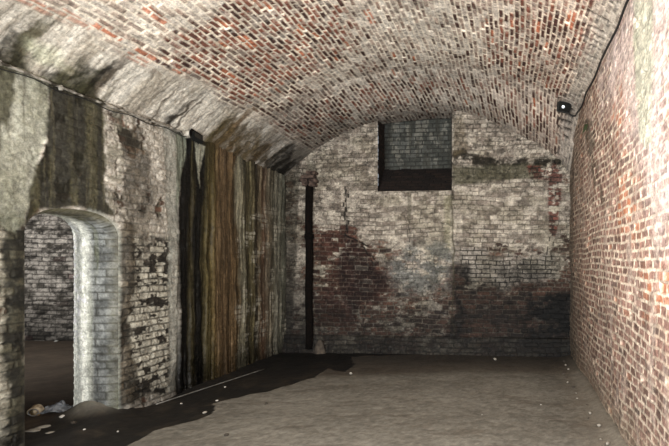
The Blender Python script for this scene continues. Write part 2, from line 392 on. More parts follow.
# ================================================================== VAULT
from_pts = np.array([(-4.02, 1.45), (-3.95, 1.54), (-3.62, 1.88), (-3.1, 2.27), (-2.5, 2.57), (-1.9, 2.74), (-1.3, 2.81), (-.7, 2.79), (-.1, 2.68), (.4, 2.53), (.78, 2.35), (1.0, 2.20), (1.07, 2.12)])
back_pts = np.array([(-4.02, 1.42), (-3.95, 1.50), (-3.64, 1.80), (-3.12, 2.15), (-2.6, 2.37), (-2.0, 2.50), (-1.4, 2.565), (-.84, 2.55), (-.40, 2.41), (0.05, 2.18), (.45, 1.94), (.78, 1.68), (1.02, 1.40)])
def resample(p, n=900):
    # Catmull-Rom then uniform arc length
    q = []
    for i in range(len(p)-1):
        p0 = p[max(i-1, 0)]; p1 = p[i]; p2 = p[i+1]; p3 = p[min(i+2, len(p)-1)]
        for t in np.linspace(0, 1, 40, endpoint=False):
            q.append(.5*((2*p1)+(p2-p0)*t+(2*p0-5*p1+4*p2-p3)*t*t+(3*p1-p0-3*p2+p3)*t**3))
    q.append(p[-1]); q = np.array(q)
    a = np.concatenate([[0], np.cumsum(np.linalg.norm(np.diff(q, axis=0), axis=1))])
    s = np.linspace(0, a[-1], n); return np.stack([np.interp(s, a, q[:, 0]), np.interp(s, a, q[:, 1])], -1), a[-1]
NS = 720
PF, LEN = resample(from_pts, NS); PB, _ = resample(back_pts, NS)
def build_vault():
    yv = spacing((-1.5, 3.0, .06), (3.0, 8.6, .0088)); n = len(yv)
    sv = np.linspace(0, LEN, NS)
    U, S = np.meshgrid(yv, sv, indexing='ij'); U = U.astype(f32); S = S.astype(f32)       # U along Y, S along the arc
    w = ss(6.9, 8.25, U)**1.0
    step = ss(7.0, 7.12, U)*.05*ss(0, .5, S)*ss(LEN, LEN-.5, S)
    X = PF[None, :, 0]*(1-w)+PB[None, :, 0]*w; Z = PF[None, :, 1]*(1-w)+PB[None, :, 1]*w
    dx = np.gradient(X, axis=1); dz = np.gradient(Z, axis=1); l = np.sqrt(dx*dx+dz*dz)+1e-9
    nx = dz/l; nz = -dx/l                                                              # towards the room
    PXa = VX+X*F/np.maximum(U, .5); PYa = VY-Z*F/np.maximum(U, .5)
    cu, cs = U[::6, ::6].ravel(), S[::6, ::6].ravel(); cpx, cpy = PXa[::6, ::6].ravel(), PYa[::6, ::6].ravel()
    def onv(px, py):
        i = ((cpx-px)**2+(cpy-py)**2 + (cu < 1.5)*1e9).argmin(); return (float(cu[i]), float(cs[i]))
    def P(pts, soft=.05, warp=.12, wf=2., seed=1): return polymask(U, S, [onv(*q) for q in pts], soft, warp, wf, seed)
    br, r1, r2, r3 = bricks(U, S, L=.172, H=.060, seed=211, m=.017, wob=.016, soft=.006)
    n1 = fbm(U*1.5, S*1.5, 221, 5, .6); n2 = fbm(U*5, S*5, 222, 5, .65); n3 = fbm(U*26, S*26, 223, 4, .7)
    arcs = fbm(U*9, S*1.2, 224, 4, .6)
    b = mix(np.broadcast_to(lin((112, 74, 62)), U.shape+(3,)).astype(f32), lin((140, 88, 70)), r1)
    b = mix(b, lin((70, 46, 40)), ss(.50, .8, r2))
    b = mix(b, lin((182, 112, 80)), ss(.945, .97, r3)*.85)
    b = b*(.7+.6*n3[..., None])
    mort = mix(np.broadcast_to(lin((230, 220, 200)), b.shape).astype(f32), lin((190, 180, 162)), ss(.4, .65, n2))
    wash = mix(np.broadcast_to(lin((206, 199, 186)), b.shape).astype(f32), lin((166, 152, 138)), ss(.35, .75, n3*.45+r1*.55))
    wash = mix(wash, lin((122, 104, 92)), ss(.80, .9, r3)*.7)
    wash = mix(wash, lin((150, 136, 120)), (1-br)*.0)
    # how much the whitewash covers (per brick threshold, so it peels brick by brick)
    cov = np.full(U.shape, .56, f32)
    A = P([(160, 62), (185, 30), (225, 5), (300, -20), (345, 10), (350, 55), (300, 80), (262, 98), (235, 108), (190, 90)], .25, .2, 2, 3); cov -= A*.50
    A2 = P([(262, 128), (310, 100), (380, 78), (470, 80), (500, 95), (400, 104), (330, 122), (285, 142)], .2, .2, 2, 4); cov -= A2*.22
    A3 = P([(500, 0), (606, 0), (590, 60), (560, 100), (545, 140), (500, 110), (480, 50)], .25, .2, 2, 5); cov -= A3*.20
    A4 = P([(300, 5), (480, 0), (490, 80), (400, 68), (340, 60)], .3, .2, 2, 6); cov += A4*.10
    haun = ss(.80, .56, S+(n1-.5)*.35); cov += haun*.6
    nearw = P([(-60, -60), (200, -60), (218, 2), (172, 50), (150, 78), (60, 45), (-60, 20)], .18, .2, 2, 7); cov += nearw*.62
    n4 = fbm(U*12, S*12, 226, 3, .6); pk = r2*.50+n2*.25+n4*.25+(n1-.5)*.4+.02
    covm = ss(-.06, .06, cov-pk+.0*(n3-.5))
    covm = np.clip(covm, 0, 1); covm = np.maximum(covm, .55*ss(.50, .62, n4))*(br*.5+.5)
    jo = mix(b, mort, 1-br)
    washj = mix(wash, lin((236, 228, 212)), (1-br)*(1-haun)*(.55+.3*ss(.4, .6, n1)))
    colr = mix(jo, washj, covm*(.80+.2*ss(.4, .6, n3)))
    # orange bricks near
    for (px, py) in ((156, 15), (36, 3), (146, 52), (137, 58), (105, 33), (370, 16), (250, 40), (540, 28), (573, 20), (60, 18), (78, 22), (300, 55), (230, 75)):
        q = onv(px, py); m = polymask(U, S, [(q[0]-.14, q[1]-.035), (q[0]+.14, q[1]-.035), (q[0]+.14, q[1]+.035), (q[0]-.14, q[1]+.035)], .012, .01, 5, 8)
        colr = mix(colr, lin((182, 114, 84)), m*.85*br)
    # right half warmer
    rt = ss(3.4, 5.6, S); colr = colr*(1+rt[..., None]*(np.array([1.04, .95, .92], f32)-1))
    # left haunch plaster, arc-wise streaks and creases
    hp = mix(np.broadcast_to(lin((206, 202, 190)), b.shape).astype(f32), lin((166, 160, 146)), ss(.35, .65, arcs))
    colr = mix(colr, hp, haun*.85)
    ydep = lambda px: F*(-XL)/(VX-px)
    # damp drips over the haunch: (pixel column at the wall head, width m, arc length, colour, strength)
    for (px, wd, ln, c, st) in ((8, .08, .55, (70, 66, 44), .8), (22, .05, .35, (96, 92, 70), .5), (62, .20, .30, (84, 82, 54), .75), (80, .12, .38, (60, 57, 36), .85), (90, .06, .62, (60, 50, 36), .7), (100, .04, .3, (90, 84, 66), .6),
                                (150, .02, .45, (70, 60, 44), .6), (168, .035, .55, (52, 44, 32), .8), (174, .02, .62, (60, 50, 38), .7),
                                (207, .10, .50, (92, 84, 50), .75), (216, .10, .75, (104, 82, 48), .75), (228, .08, .35, (120, 92, 54), .7), (236, .10, .28, (80, 66, 42), .7), (243, .05, .5, (110, 98, 66), .6),
                                (250, .10, .55, (98, 78, 50), .75), (258, .06, .3, (84, 72, 50), .7), (264, .05, .8, (100, 88, 66), .6), (272, .10, .55, (58, 48, 32), .8), (280, .18, .45, (44, 38, 26), .85)):
        y0 = ydep(px); yy = y0 + (S-.1)*.0 + (fbm(S*5, S*0+px, 230, 3)-.5)*.12
        wd = wd*1.25; ln = ln*1.25; m = ss(wd, wd*.35, np.abs(U-yy+(n4-.5)*.06)*(1+S/ln*.5))*ss(ln+.12, ln*.5, S+(n2-.5)*.5)
        colr = mix(colr, lin(c), np.clip(m, 0, 1)*min(1, st*1.15))
    for pts, c, st in (([(36, 78), (40, 68), (56, 72), (68, 76), (80, 60), (86, 53), (90, 70), (98, 70), (112, 62), (100, 84), (106, 104), (70, 96)], (42, 41, 25), .95),
                       ([(-8, 66), (-6, 50), (6, 40), (16, 30), (24, 40), (21, 55), (27, 76), (10, 70)], (44, 42, 28), .95),
                       ([(92, 84), (96, 78), (112, 60), (112, 66), (100, 84)], (30, 26, 20), .95),
                       ([(162, 130), (165, 120), (188, 103), (193, 105), (172, 120), (168, 132)], (34, 29, 22), .95),
                       ([(150, 122), (153, 116), (166, 106), (168, 108), (156, 119)], (80, 70, 54), .7),
                       ([(203, 152), (212, 132), (226, 118), (236, 116), (232, 128), (244, 124), (252, 120), (244, 136), (262, 128), (256, 146), (268, 142), (266, 160), (240, 168), (214, 158)], (84, 70, 42), .85),
                       ([(262, 175), (266, 160), (280, 146), (296, 140), (292, 152), (284, 175), (276, 185)], (40, 36, 26), .9)):
        m = P(pts, .03, .07, 4, 19)*(.7+.3*ss(.35, .6, n4)); colr = mix(colr, lin(c), m*st)
    m = P([(30, 38), (62, 52), (60, 66), (40, 60), (28, 48)], .05, .05, 3, 9); colr = mix(colr, lin((196, 200, 172)), m*.5)
    # grey wash band that follows the ring by the back
    g = np.exp(-((U-7.02)/.10)**2)*ss(.3, .9, S); colr = mix(colr, lin((150, 142, 130)), g*.35)
    # darker towards the back wall, paler over the right springing
    back_dark = ss(7.3, 8.4, U+(n1-.5)*.5); colr = colr*(1-.48*back_dark[..., None])
    spr = ss(LEN-.42, LEN-.25, S+(n2-.5)*.12); colr = mix(colr, lin((178, 172, 160)), spr*.6)
    cu_ = np.floor((U+S*.25)/.115); fu_ = (U+S*.25)/.115-cu_; gap = ss(LEN-.46, LEN-.40, S)*ss(LEN-.14, LEN-.2, S)*(hsh(cu_, cu_*0, 240) > .42)*ss(.18, .3, fu_)*ss(.78, .62, fu_)*ss(.35, .5, n4); colr = mix(colr, lin((48, 42, 36)), gap*.85)
    stain = ss(.58, .72, fbm(U*1.1+4, S*1.1, 241, 5, .6)); colr = colr*(1-.25*stain[..., None])
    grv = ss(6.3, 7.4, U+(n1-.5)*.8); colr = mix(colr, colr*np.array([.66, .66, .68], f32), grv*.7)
    ha = mix(mix(grit(colr, U, S, 251, .45, .15, .2), 0*colr+grit(colr, U, S, 251, .70, .45, .4), br), grit(colr, U*2.2, S*.35, 252, .55, .35, .3)*1., haun); colr = ha
    h = br*.008*(1-covm*.45)+(r1-.5)*.010*br*(1-haun)+(n1-.5)*.06+(n2-.5)*.02+(n3-.5)*.006 + haun*((arcs-.5)*.028) + step*.5 - gap*.03 - ss(.93, .97, r3)*.012
    X = X+nx*h; Z = Z+nz*h
    P3 = np.stack([X, U, Z+EYE], -1)
    struct(gridmesh('ceiling', P3, colr, M_vault, flip=False, wet=haun*.0))
build_vault()

# ================================================================== BACK WALL
bx0, bz1 = on_back(378, 117)[0], on_back(378, 117)[1]; bx1 = on_back(452, 150)[0]; bz0 = on_back(378, 191.5)[1]
def build_back():
    u = spacing((XL-.05, XR+.06, .0088)); v = spacing((-.05, 4.26, .0088))
    # snap grid lines to recess
    for val in (bx0, bx1): u[np.abs(u-val).argmin()] = val
    v[np.abs(v-bz0).argmin()] = bz0
    U, V = np.meshgrid(u, v, indexing='ij'); U = U.astype(f32); V = V.astype(f32)
    br, r1, r2, r3 = bricks(U, V, L=.235, H=.077, seed=311, m=.013, wob=.022, header=5)
    na = fbm(U*8, V*13, 326, 5, .65); nb = fbm(U*3.2, V*4.2, 327, 5, .62)
    n1 = fbm(U*1.8, V*1.8, 321, 5, .6); n2 = fbm(U*5.5, V*5.5, 322, 5, .65); n3 = fbm(U*26, V*26, 323, 4, .7); st = fbm(U*6, V*.8, 324, 4, .6)
    K = lambda *p: [on_back(*q) for q in p]
    P = lambda pts, soft=.04, warp=.08, wf=3., seed=1: polymask(U, V, K(*pts), soft, warp, wf, seed)
    b = mix(np.broadcast_to(lin((84, 64, 54)), U.shape+(3,)).astype(f32), lin((112, 82, 68)), r1)
    b = mix(b, lin((62, 50, 44)), ss(.5, .9, r2))
    mort = np.broadcast_to(lin((120, 112, 100)), b.shape).astype(f32)
    wash = mix(np.broadcast_to(lin((176, 168, 154)), b.shape).astype(f32), lin((120, 112, 102)), ss(.35, .65, na*.75+r1*.25))
    washj = mix(wash, lin((70, 64, 56)), (1-br)*.75*ss(.35, .6, nb))
    cov = np.full(U.shape, .56, f32)
    tymp = P([(290, 175), (330, 130), (440, 95), (560, 150), (560, 240), (450, 245), (380, 235), (350, 228), (320, 225)], .2, .15, 2, 2); cov += tymp*.36
    dk = P([(342, 226), (356, 240), (372, 262), (392, 280), (400, 292), (372, 305), (345, 325), (318, 318), (316, 240)], .16, .22, 3, 3)*ss(.30, .48, na*.5+r2*.5); cov -= dk*.6
    grey = P([(392, 252), (420, 246), (452, 240), (454, 286), (400, 292), (386, 272)], .16, .16, 3, 4)*ss(.30, .5, na)
    left = P([(285, 210), (306, 200), (306, 345), (285, 345)], .05, .05, 3, 5); cov += left*.06
    rdark = P([(455, 285), (570, 280), (572, 352), (455, 352)], .35, .4, 2.5, 6); cov -= rdark*.2
    pk = r2*.16+na*.50+nb*.34+(n1-.5)*.5+.06
    covm = ss(-.06, .05, cov-pk)
    colr = mix(mix(b, mort, 1-br), washj, covm*.92)
    # dark red patch with thin mortar
    d2 = mix(np.broadcast_to(lin((56, 36, 31)), b.shape).astype(f32), lin((74, 48, 40)), r1); d2 = mix(d2, lin((92, 76, 66)), (1-br)*.9)
    colr = mix(colr, d2, dk*.9)
    core = P([(346, 238), (362, 242), (376, 268), (390, 284), (362, 300), (352, 318), (344, 300), (336, 270)], .06, .12, 4, 7); colr = mix(colr, lin((36, 22, 19)), core*.85*(.4+.6*br))
    gp = mix(np.broadcast_to(lin((126, 128, 124)), b.shape).astype(f32), lin((96, 98, 94)), ss(.4, .6, n3)); gp = mix(gp, lin((62, 60, 56)), (1-br)*.35)
    colr = mix(colr, gp, grey*.8)
    # white-outlined bricks with black joints, right
    oj = P([(458, 250), (470, 246), (500, 258), (556, 256), (562, 275), (520, 280), (500, 290), (455, 276)], .10, .2, 4, 8)
    o2 = mix(np.broadcast_to(lin((146, 140, 130)), b.shape).astype(f32), lin((22, 20, 18)), (1-ss(.3, 1., br))*.95); colr = mix(colr, o2, oj*.95)
    # black damp patches
    for pts, s in (([(455, 270), (468, 268), (466, 345), (454, 345)], .7), ([(520, 300), (572, 296), (572, 345), (530, 345)], .75), ([(345, 262), (372, 258), (388, 270), (360, 280)], .35), ([(490, 262), (530, 262), (540, 282), (500, 282)], .45), ([(470, 290), (540, 285), (540, 325), (470, 330)], .4)):
        m = P(pts, .12, .22, 4, 9); colr = mix(colr, lin((14, 12, 10)), m*min(1, s*1.35)*ss(.3, .5, n2))
    # tympanum right: mossy dark band above ledge, red quoin bricks under it
    m = P([(453, 150), (480, 156), (505, 160), (561, 158), (561, 167), (453, 167)], .03, .08, 4, 10); colr = mix(colr, lin((34, 30, 22)), m*.95*ss(.3, .45, n2))
    m = P([(453, 166), (540, 165), (540, 178), (453, 185)], .04, .06, 4, 11); colr = mix(colr, lin((70, 68, 52)), m*.85)
    m = P([(528, 166), (561, 164), (562, 180), (556, 236), (549, 236), (548, 180), (530, 178)], .02, .03, 4, 12)
    rb = mix(np.broadcast_to(lin((96, 50, 42)), b.shape).astype(f32), lin((64, 38, 32)), r2); rb = mix(rb, lin((26, 22, 19)), ss(.1, .9, 1-br)); colr = mix(colr, rb, m*.85*ss(.38, .5, na))
    m = P([(453, 120), (462, 116), (470, 150), (453, 158)], .03, .05, 4, 13); colr = mix(colr, lin((88, 78, 58)), m*.5)
    spk = polymask(U, V, K((455, 115), (500, 122), (545, 150), (455, 150)), .05, .05, 3, 14)*ss(.60, .68, n2); colr = mix(colr, lin((46, 40, 34)), spk*.7)
    # stains and seams running down from the recess
    for (px, y0, y1, wd, c, s) in ((453, 190, 345, .022, (70, 66, 50), .7), (409, 192, 225, .05, (84, 80, 66), .6), (452, 188, 200, .04, (40, 34, 28), .7), (346, 188, 245, .014, (40, 36, 32), .8), (312, 140, 172, .10, (128, 124, 112), .5)):
        x0 = on_back(px, 200)[0]; za = on_back(px, y0)[1]; zb = on_back(px, y1)[1]
        xx = x0+(fbm(V*5, V*0+px, 330, 3)-.5)*.08
        m = ss(wd, wd*.3, np.abs(U-xx))*ss(zb-.05, zb+.1, V)*ss(za+.03, za-.05, V); colr = mix(colr, lin(c), m*s)
    m = P([(283, 175), (300, 160), (300, 185), (292, 345), (283, 345)], .03, .06, 3, 15); colr = mix(colr, lin((46, 42, 32)), m*.7)  # corner shadow painted as a dark strip
    m = P([(445, 195), (452, 195), (452, 250), (445, 240)], .04, .05, 3, 16); colr = mix(colr, lin((150, 148, 118)), m*.35)
    # plinth courses
    pl = ss(.33, .30, V+(n1-.5)*.05)
    p2 = mix(np.broadcast_to(lin((100, 96, 84)), b.shape).astype(f32), lin((40, 36, 30)), ss(.35, .6, n2)); p2 = mix(p2, lin((26, 23, 20)), (1-br)); colr = mix(colr, p2, pl*.8)
    # stepped cracks that follow the joints
    def crack(pts, wd, s):
        q = K(*pts); d = np.full(U.shape, 9., f32); uu = U+(vn(U*0+3, np.floor(V/.077), 340)-.5)*.10; vv = V+(vn(np.floor(U/.12), V*0+5, 341)-.5)*.05
        for (ax, ay), (bx, by) in zip(q[:-1], q[1:]):
            t = np.clip(((uu-ax)*(bx-ax)+(vv-ay)*(by-ay))/((bx-ax)**2+(by-ay)**2), 0, 1); d = np.minimum(d, np.hypot(uu-ax-t*(bx-ax), vv-ay-t*(by-ay)))
        return ss(wd, wd*.4, d)*s
    ck = crack([(346, 188), (345, 212), (348, 236), (366, 246), (374, 262)], .022, .9)+crack([(406, 215), (410, 232), (413, 255)], .012, .6)+crack([(431, 212), (440, 222), (452, 226)], .01, .5)+crack([(551, 238), (549, 262)], .014, .8)
    ck = ck+crack([(424, 122), (438, 150), (446, 168)], .01, .5)+crack([(365, 305), (366, 352)], .014, .7); ck = np.clip(ck, 0, 1)
    colr = mix(colr, lin((22, 19, 16)), ck)
    low = ss(1.85, .25, V+(nb-.5)*.8); colr = colr*(1-.78*low[..., None])  # dark bottom painted in: damp plus dim light in the colour
    ctr = ss(.2, .7, np.abs(U-on_back(400, 0)[0])/4); 
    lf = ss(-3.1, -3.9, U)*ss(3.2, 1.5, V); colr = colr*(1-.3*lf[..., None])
    mo = ss(.50, .62, fbm(U*2.4, V*3.4, 350, 5, .65)); colr = mix(colr, colr*.58*np.array([1, 1, .9], f32), mo*.6)
    tm = polymask(U, V, K((365, 190), (560, 185), (560, 250), (440, 255), (365, 240)), .2, .15, 2, 351); colr = mix(grit(colr, U, V, 345, .85, .5, .55), 0*colr+grit(colr, U, V, 345, .6, .25, .3)*1.08, tm)
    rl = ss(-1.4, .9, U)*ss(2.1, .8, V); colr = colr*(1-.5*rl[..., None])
    colr = colr*(.72+.5*n3[..., None]+.06)
    row = np.floor(V/.077)
    h = br*.012+(r1-.5)*.016*br+(n1-.5)*.05+(n2-.5)*.022+(n3-.5)*.006 + pl*(.03+.025*np.clip((.33-V)/.1, 0, 3)) - core*.02
    h = h + ss(on_back(453, 166)[1]-.01, on_back(453, 166)[1]+.01, V)*(U > bx1)*.05*ss(bx1, bx1+.05, U)
    inx = ((U > bx0-.04) & (U < bx1+.04) & (V > bz0-.04)); h = np.where(inx, 0.012, h)
    Y = back_y(U)-h
    P3 = np.stack([U, Y, V], -1)
    uc = (u[:-1]+u[1:])/2; vc = (v[:-1]+v[1:])/2; UC, VC = np.meshgrid(uc, vc, indexing='ij')
    keep = ~((UC > bx0) & (UC < bx1) & (VC > bz0))
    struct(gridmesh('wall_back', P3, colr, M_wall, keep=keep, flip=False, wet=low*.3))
    # --- blocked window: brick infill, splayed sill, reveals
    DEP = .42
    top = 4.3; slope = .46
    yb = back_y((bx0+bx1)/2)
    w = thing('window_1', ((bx0+bx1)/2, yb, bz0), '', ''); del w['label']; del w['category']; w['kind'] = 'structure'
    ox, oy, oz = w.location
    def sheet(name, u, v, pos, nrm, base, seed, L=.2, br_amt=1., dark=1., paint=None):
        U, V = np.meshgrid(u, v, indexing='ij'); U = U.astype(f32); V = V.astype(f32)
        br, r1, r2, r3 = bricks(U, V, L=L, seed=seed, m=.013, wob=.01)
        n2 = fbm(U*6, V*6, seed+1, 5, .65); n3 = fbm(U*26, V*26, seed+2, 4, .7)
        c = mix(np.broadcast_to(lin(base[0]), U.shape+(3,)).astype(f32), lin(base[1]), ss(.35, .6, n2*.6+r1*.4)); c = mix(c, lin(base[2]), (1-br)*.8)
        if paint: c = paint(c, U, V, br, n2, r1)
        c = c*(.75+.5*n3[..., None])
        h = br*.010+(n2-.5)*.02+(r1-.5)*.01*br
        P3 = pos(U, V)+h[..., None]*np.array(nrm)[None, None, :]
        P3 = P3-np.array([ox, oy, oz])
        return gridmesh(name, P3, c, M_wall, parent=w)
    def pw(c, U, V, br, n2, r1):
        m = ss(.52, .60, fbm(U*12, V*5, 402, 3, .6))*ss(3.2, 3.5, V)*br; c = mix(c, lin((130, 128, 118)), m*.5)
        m = ss(.56, .64, fbm(U*7, V*1.2, 403, 3, .6)); c = mix(c, lin((54, 54, 48)), m*.6)
        e = ss(bx0+.18, bx0+.02, U)*.5; return c*(1-e[..., None])
    sheet('brick_infill', spacing((bx0-.02, bx1+.02, .009)), spacing((bz0+slope-.03, top, .009)), lambda U, V: np.stack([U, back_y(U)+DEP, V], -1), (0, -1, 0), ((84, 86, 82), (62, 64, 60), (36, 36, 33)), 401, paint=pw)
    sl = math.hypot(slope, DEP)
    sheet('sill', spacing((bx0-.01, bx1+.01, .01)), spacing((-.02, sl, .01)), lambda U, V: np.stack([U, back_y(U)+V/sl*DEP+.0, bz0-.008+V/sl*slope], -1), (0, -.7, .7), ((34, 26, 22), (22, 17, 15), (14, 12, 10)), 411)
    for nm, xx, sg, sd in (('reveal', bx0, 1, 421), ('reveal', bx1, -1, 431)):
        o = sheet(nm, spacing((-.016, DEP+.03, .01)), spacing((bz0-.01, top, .01)), lambda U, V: np.stack([xx+0*U, back_y(xx)+U, V], -1), (sg, 0, 0), ((46, 34, 28), (30, 23, 20), (16, 14, 12)), sd)
    o = sheet('lintel', spacing((bx0-.01, bx1+.01, .03)), spacing((-.02, DEP+.03, .03)), lambda U, V: np.stack([U, back_y(U)+V, 4.17+0*U], -1), (0, 0, -1), ((36, 33, 28), (24, 22, 20), (14, 12, 10)), 441)
build_back()

# ================================================================== FLOOR (runs on through the opening)
def build_floor():
    u = spacing((-12.5, -5.2, .06), (-5.2, 1.15, .014)); v = spacing((-1.5, 3.6, .08), (3.6, 9.8, .014))
    U, V = np.meshgrid(u, v, indexing='ij'); U = U.astype(f32); V = V.astype(f32)
    n1 = fbm(U*1.3, V*1.3, 521, 5, .6); n2 = fbm(U*5, V*5, 522, 5, .65); n3 = fbm(U*22, V*22, 523, 4, .7)
    K = lambda *p: [on_floor(*q) for q in p]
    c = mix(np.broadcast_to(lin((126, 122, 112)), U.shape+(3,)).astype(f32), lin((104, 100, 91)), ss(.35, .65, n1*.5+n3*.5))
    # scuffs
    c = mix(c, lin((84, 76, 66)), ss(.60, .72, fbm(U*2, V*6, 530, 4, .6))*.45)
    mud = polymask(U, V, K((60, 560), (110, 455), (160, 428), (178, 424), (214, 414), (214, 404), (226, 401), (248, 396), (272, 390), (294, 384), (312, 377), (330, 368), (345, 372), (352, 364), (350, 357), (575, 355), (575, 340), (0, 300), (-300, 330), (-2000, 500), (-100, 600)), .018, .10, 3, 5)
    mc = mix(np.broadcast_to(lin((24, 21, 17)), c.shape).astype(f32), lin((44, 38, 30)), ss(.5, .75, n2))
    # brown half-dry zone in front of back wall
    dry = polymask(U, V, K((300, 378), (356, 376), (470, 372), (560, 374), (590, 372), (575, 352), (340, 352)), .25, .15, 2, 6)
    c = mix(c, lin((72, 60, 47)), dry*.65)
    rim = np.clip(1-np.abs(polymask(U, V, K((60, 560), (110, 455), (160, 428), (178, 424), (214, 414), (214, 404), (226, 401), (248, 396), (272, 390), (294, 384), (312, 377), (330, 368), (345, 372), (352, 364), (350, 357), (575, 355), (575, 340), (0, 300), (-300, 330), (-2000, 500), (-100, 600)), .05, .10, 3, 5)*2-1), 0, 1)*(1-mud)
    c = mix(c, lin((158, 148, 132)), rim*.35*(V < 7))
    c = mix(c, mc, mud)
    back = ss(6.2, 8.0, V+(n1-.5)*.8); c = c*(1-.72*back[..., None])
    # beyond the opening: dark brown earth
    ann = ss(-4.3, -4.7, U); c = mix(c, lin((92, 78, 64)), ann*.9*(.4+.6*n2))
    # dust and mortar crumbs along the right wall
    e = ss(.50, .95, U+(n2-.5)*.4)*ss(8.2, 6.0, V); c = mix(c, lin((128, 118, 104)), e*.5)
    # cement fillet at the pier
    px, py = XL-.27, OY1+.04
    d = np.sqrt(((U-px)/.26)**2+((V-py)/.22)**2); fil = np.exp(-(d+(n2-.5)*.25)**2)
    c = mix(c, lin((108, 104, 94)), ss(.12, .85, fil)*.9*ss(.25, .55, n2+fil*.25))
    c = grit(c, U, V, 541, .30, .15, .15)
    hill = np.exp(-((U-XL)/.22)**2)*.035*ss(3.2, 3.9, V)*ss(8.6, 7.5, V)
    z = (n1-.5)*.035+(n2-.5)*.010+(n3-.5)*.005 + hill + fil*.21 + np.exp(-((U-XR)/.10)**2)*.05 - mud*.01 + back*.01
    z = z + polymask(U, V, [(-4.6, 3.9), (-3.7, 3.9), (-3.7, 4.9), (-4.6, 5.2)], .25, .1, 3, 9)*.03
    z = z+.02*np.exp(-((V-8.2)/.2)**2)
    P3 = np.stack([U, V, z], -1)
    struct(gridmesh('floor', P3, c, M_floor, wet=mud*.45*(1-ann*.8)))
    return u, v, z
FU, FV, FZ = build_floor()
def fz(x, y): return float(FZ[np.abs(FU-x).argmin(), np.abs(FV-y).argmin()])
def floor_at(px, py):
    z = 0
    for _ in range(6):
        x, y = on_floor(px, py, z); z = fz(x, y)
    return x, y, z

# ================================================================== ROOM BEYOND THE OPENING
def build_annex():
    def wall(name, u, v, pos, seed, ax):
        U, V = np.meshgrid(u, v, indexing='ij'); U = U.astype(f32); V = V.astype(f32)
        br, r1, r2, r3 = bricks(U, V, L=.24, H=.09, seed=seed, m=.018, wob=.02)
        n1 = fbm(U*1.5, V*3, seed+1, 5, .6); n2 = fbm(U*5, V*9, seed+2, 5, .65); n3 = fbm(U*25, V*25, seed+3, 3, .6)
        c = mix(np.broadcast_to(lin((178, 168, 156)), U.shape+(3,)).astype(f32), lin((84, 78, 70)), ss(.42, .60, n2*.75+r1*.08+n1*.17)); c = mix(c, lin((38, 34, 30)), (1-br)*.8)
        c = mix(c, lin((92, 48, 46)), ss(.98, .99, r2)*.6)
        c = grit(c*(.7+.6*n3[..., None]), U, V, seed+8, .7, .4, .4, .7, .7); c = c*(1-.6*ss(1.0, .1, V)[..., None])
        h = br*.02+(n2-.5)*.05
        return struct(gridmesh(name, pos(U, V, h), c, M_wall))
    wall('wall_annex_back', spacing((-12.5, -10.5, .06), (-10.5, -7.5, .016), (-7.5, -4.4, .06)), spacing((-.05, 3.3, .016)), lambda U, V, h: np.stack([U, 9.7-h, V], -1), 611, 0)
    wall('wall_annex_side', spacing((-1.5, 9.8, .05)), spacing((-.05, 3.3, .05)), lambda U, V, h: np.stack([-12.4+h, U, V], -1), 621, 0)
    # far face of the dividing wall, with the same opening
    u = spacing((-1.5, 3.7, .05), (3.7, 5.1, .02), (5.1, 9.8, .05)); v = spacing((-.05, 3.3, .02))
    U, V = np.meshgrid(u, v, indexing='ij')
    c = np.broadcast_to(lin((110, 102, 92)), U.shape+(3,)).astype(f32)*(.6+.8*fbm(U*5, V*5, 631, 4)[..., None])
    uc = (u[:-1]+u[1:])/2; vc = (v[:-1]+v[1:])/2; UC, VC = np.meshgrid(uc, vc, indexing='ij')
    struct(gridmesh('wall_annex_near', np.stack([0*U+XL-.455, U, V], -1), c, M_wall, keep=~inside_open(UC, VC, .03), flip=True))
    # shallow vault over the annex
    s = np.linspace(0, 1, 90); u = spacing((-1.5, 9.8, .08)); U, S = np.meshgrid(u, s, indexing='ij')
    X = XL-.60+(-12.4-XL+.60)*S; Z = 3.0+.9*np.sin(np.pi*S)**.8
    br, r1, r2, r3 = bricks(U, S*8, seed=641); c = mix(np.broadcast_to(lin((112, 80, 66)), U.shape+(3,)).astype(f32), lin((150, 140, 126)), ss(.4, .6, fbm(U*2, S*16, 642, 4)))
    struct(gridmesh('ceiling_annex', np.stack([X, U, Z], -1), c, M_wall))
build_annex()

# ================================================================== THINGS
def tube(name, pts, r, mat, parent=None, sides=10, loc=(0, 0, 0)):
    pts = [Vector(p)-Vector(loc) for p in pts]; V = []; Fc = []
    rr = r if isinstance(r, (list, tuple)) else [r]*len(pts)
    up = Vector((0, 0, 1))
    for i, p in enumerate(pts):
        t = (pts[min(i+1, len(pts)-1)]-pts[max(i-1, 0)]).normalized()
        ref = up if abs(t.z) < .9 else Vector((1, 0, 0))
        a = t.cross(ref).normalized(); b = t.cross(a)
        for k in range(sides):
            an = 2*math.pi*k/sides; V.append(p+(a*math.cos(an)+b*math.sin(an))*rr[i])
    for i in range(len(pts)-1):
        for k in range(sides):
            k2 = (k+1) % sides; Fc.append((i*sides+k, i*sides+k2, (i+1)*sides+k2, (i+1)*sides+k))
    Fc.append(tuple(range(sides))[::-1]); Fc.append(tuple((len(pts)-1)*sides+k for k in range(sides)))
    o = newmesh(name, V, Fc, mat, parent)
    if not parent: o.location = loc
    return o
def box_bm(sx, sy, sz, bev=.003, c=(0, 0, 0), rot=None, bm=None):
    new = bm is None; bm = bm or bmesh.new()
    r = bmesh.ops.create_cube(bm, size=1); vs = r['verts']
    bmesh.ops.scale(bm, vec=(sx, sy, sz), verts=vs)
    if bev:
        ed = list({e for v in vs for e in v.link_edges}); g = bmesh.ops.bevel(bm, geom=ed, offset=bev, segments=2, affect='EDGES'); vs = list({v for f in g['faces'] for v in f.verts} | {v for v in vs if v.is_valid})
    if rot: bmesh.ops.rotate(bm, cent=(0, 0, 0), matrix=rot, verts=vs)
    bmesh.ops.translate(bm, vec=c, verts=vs); return bm

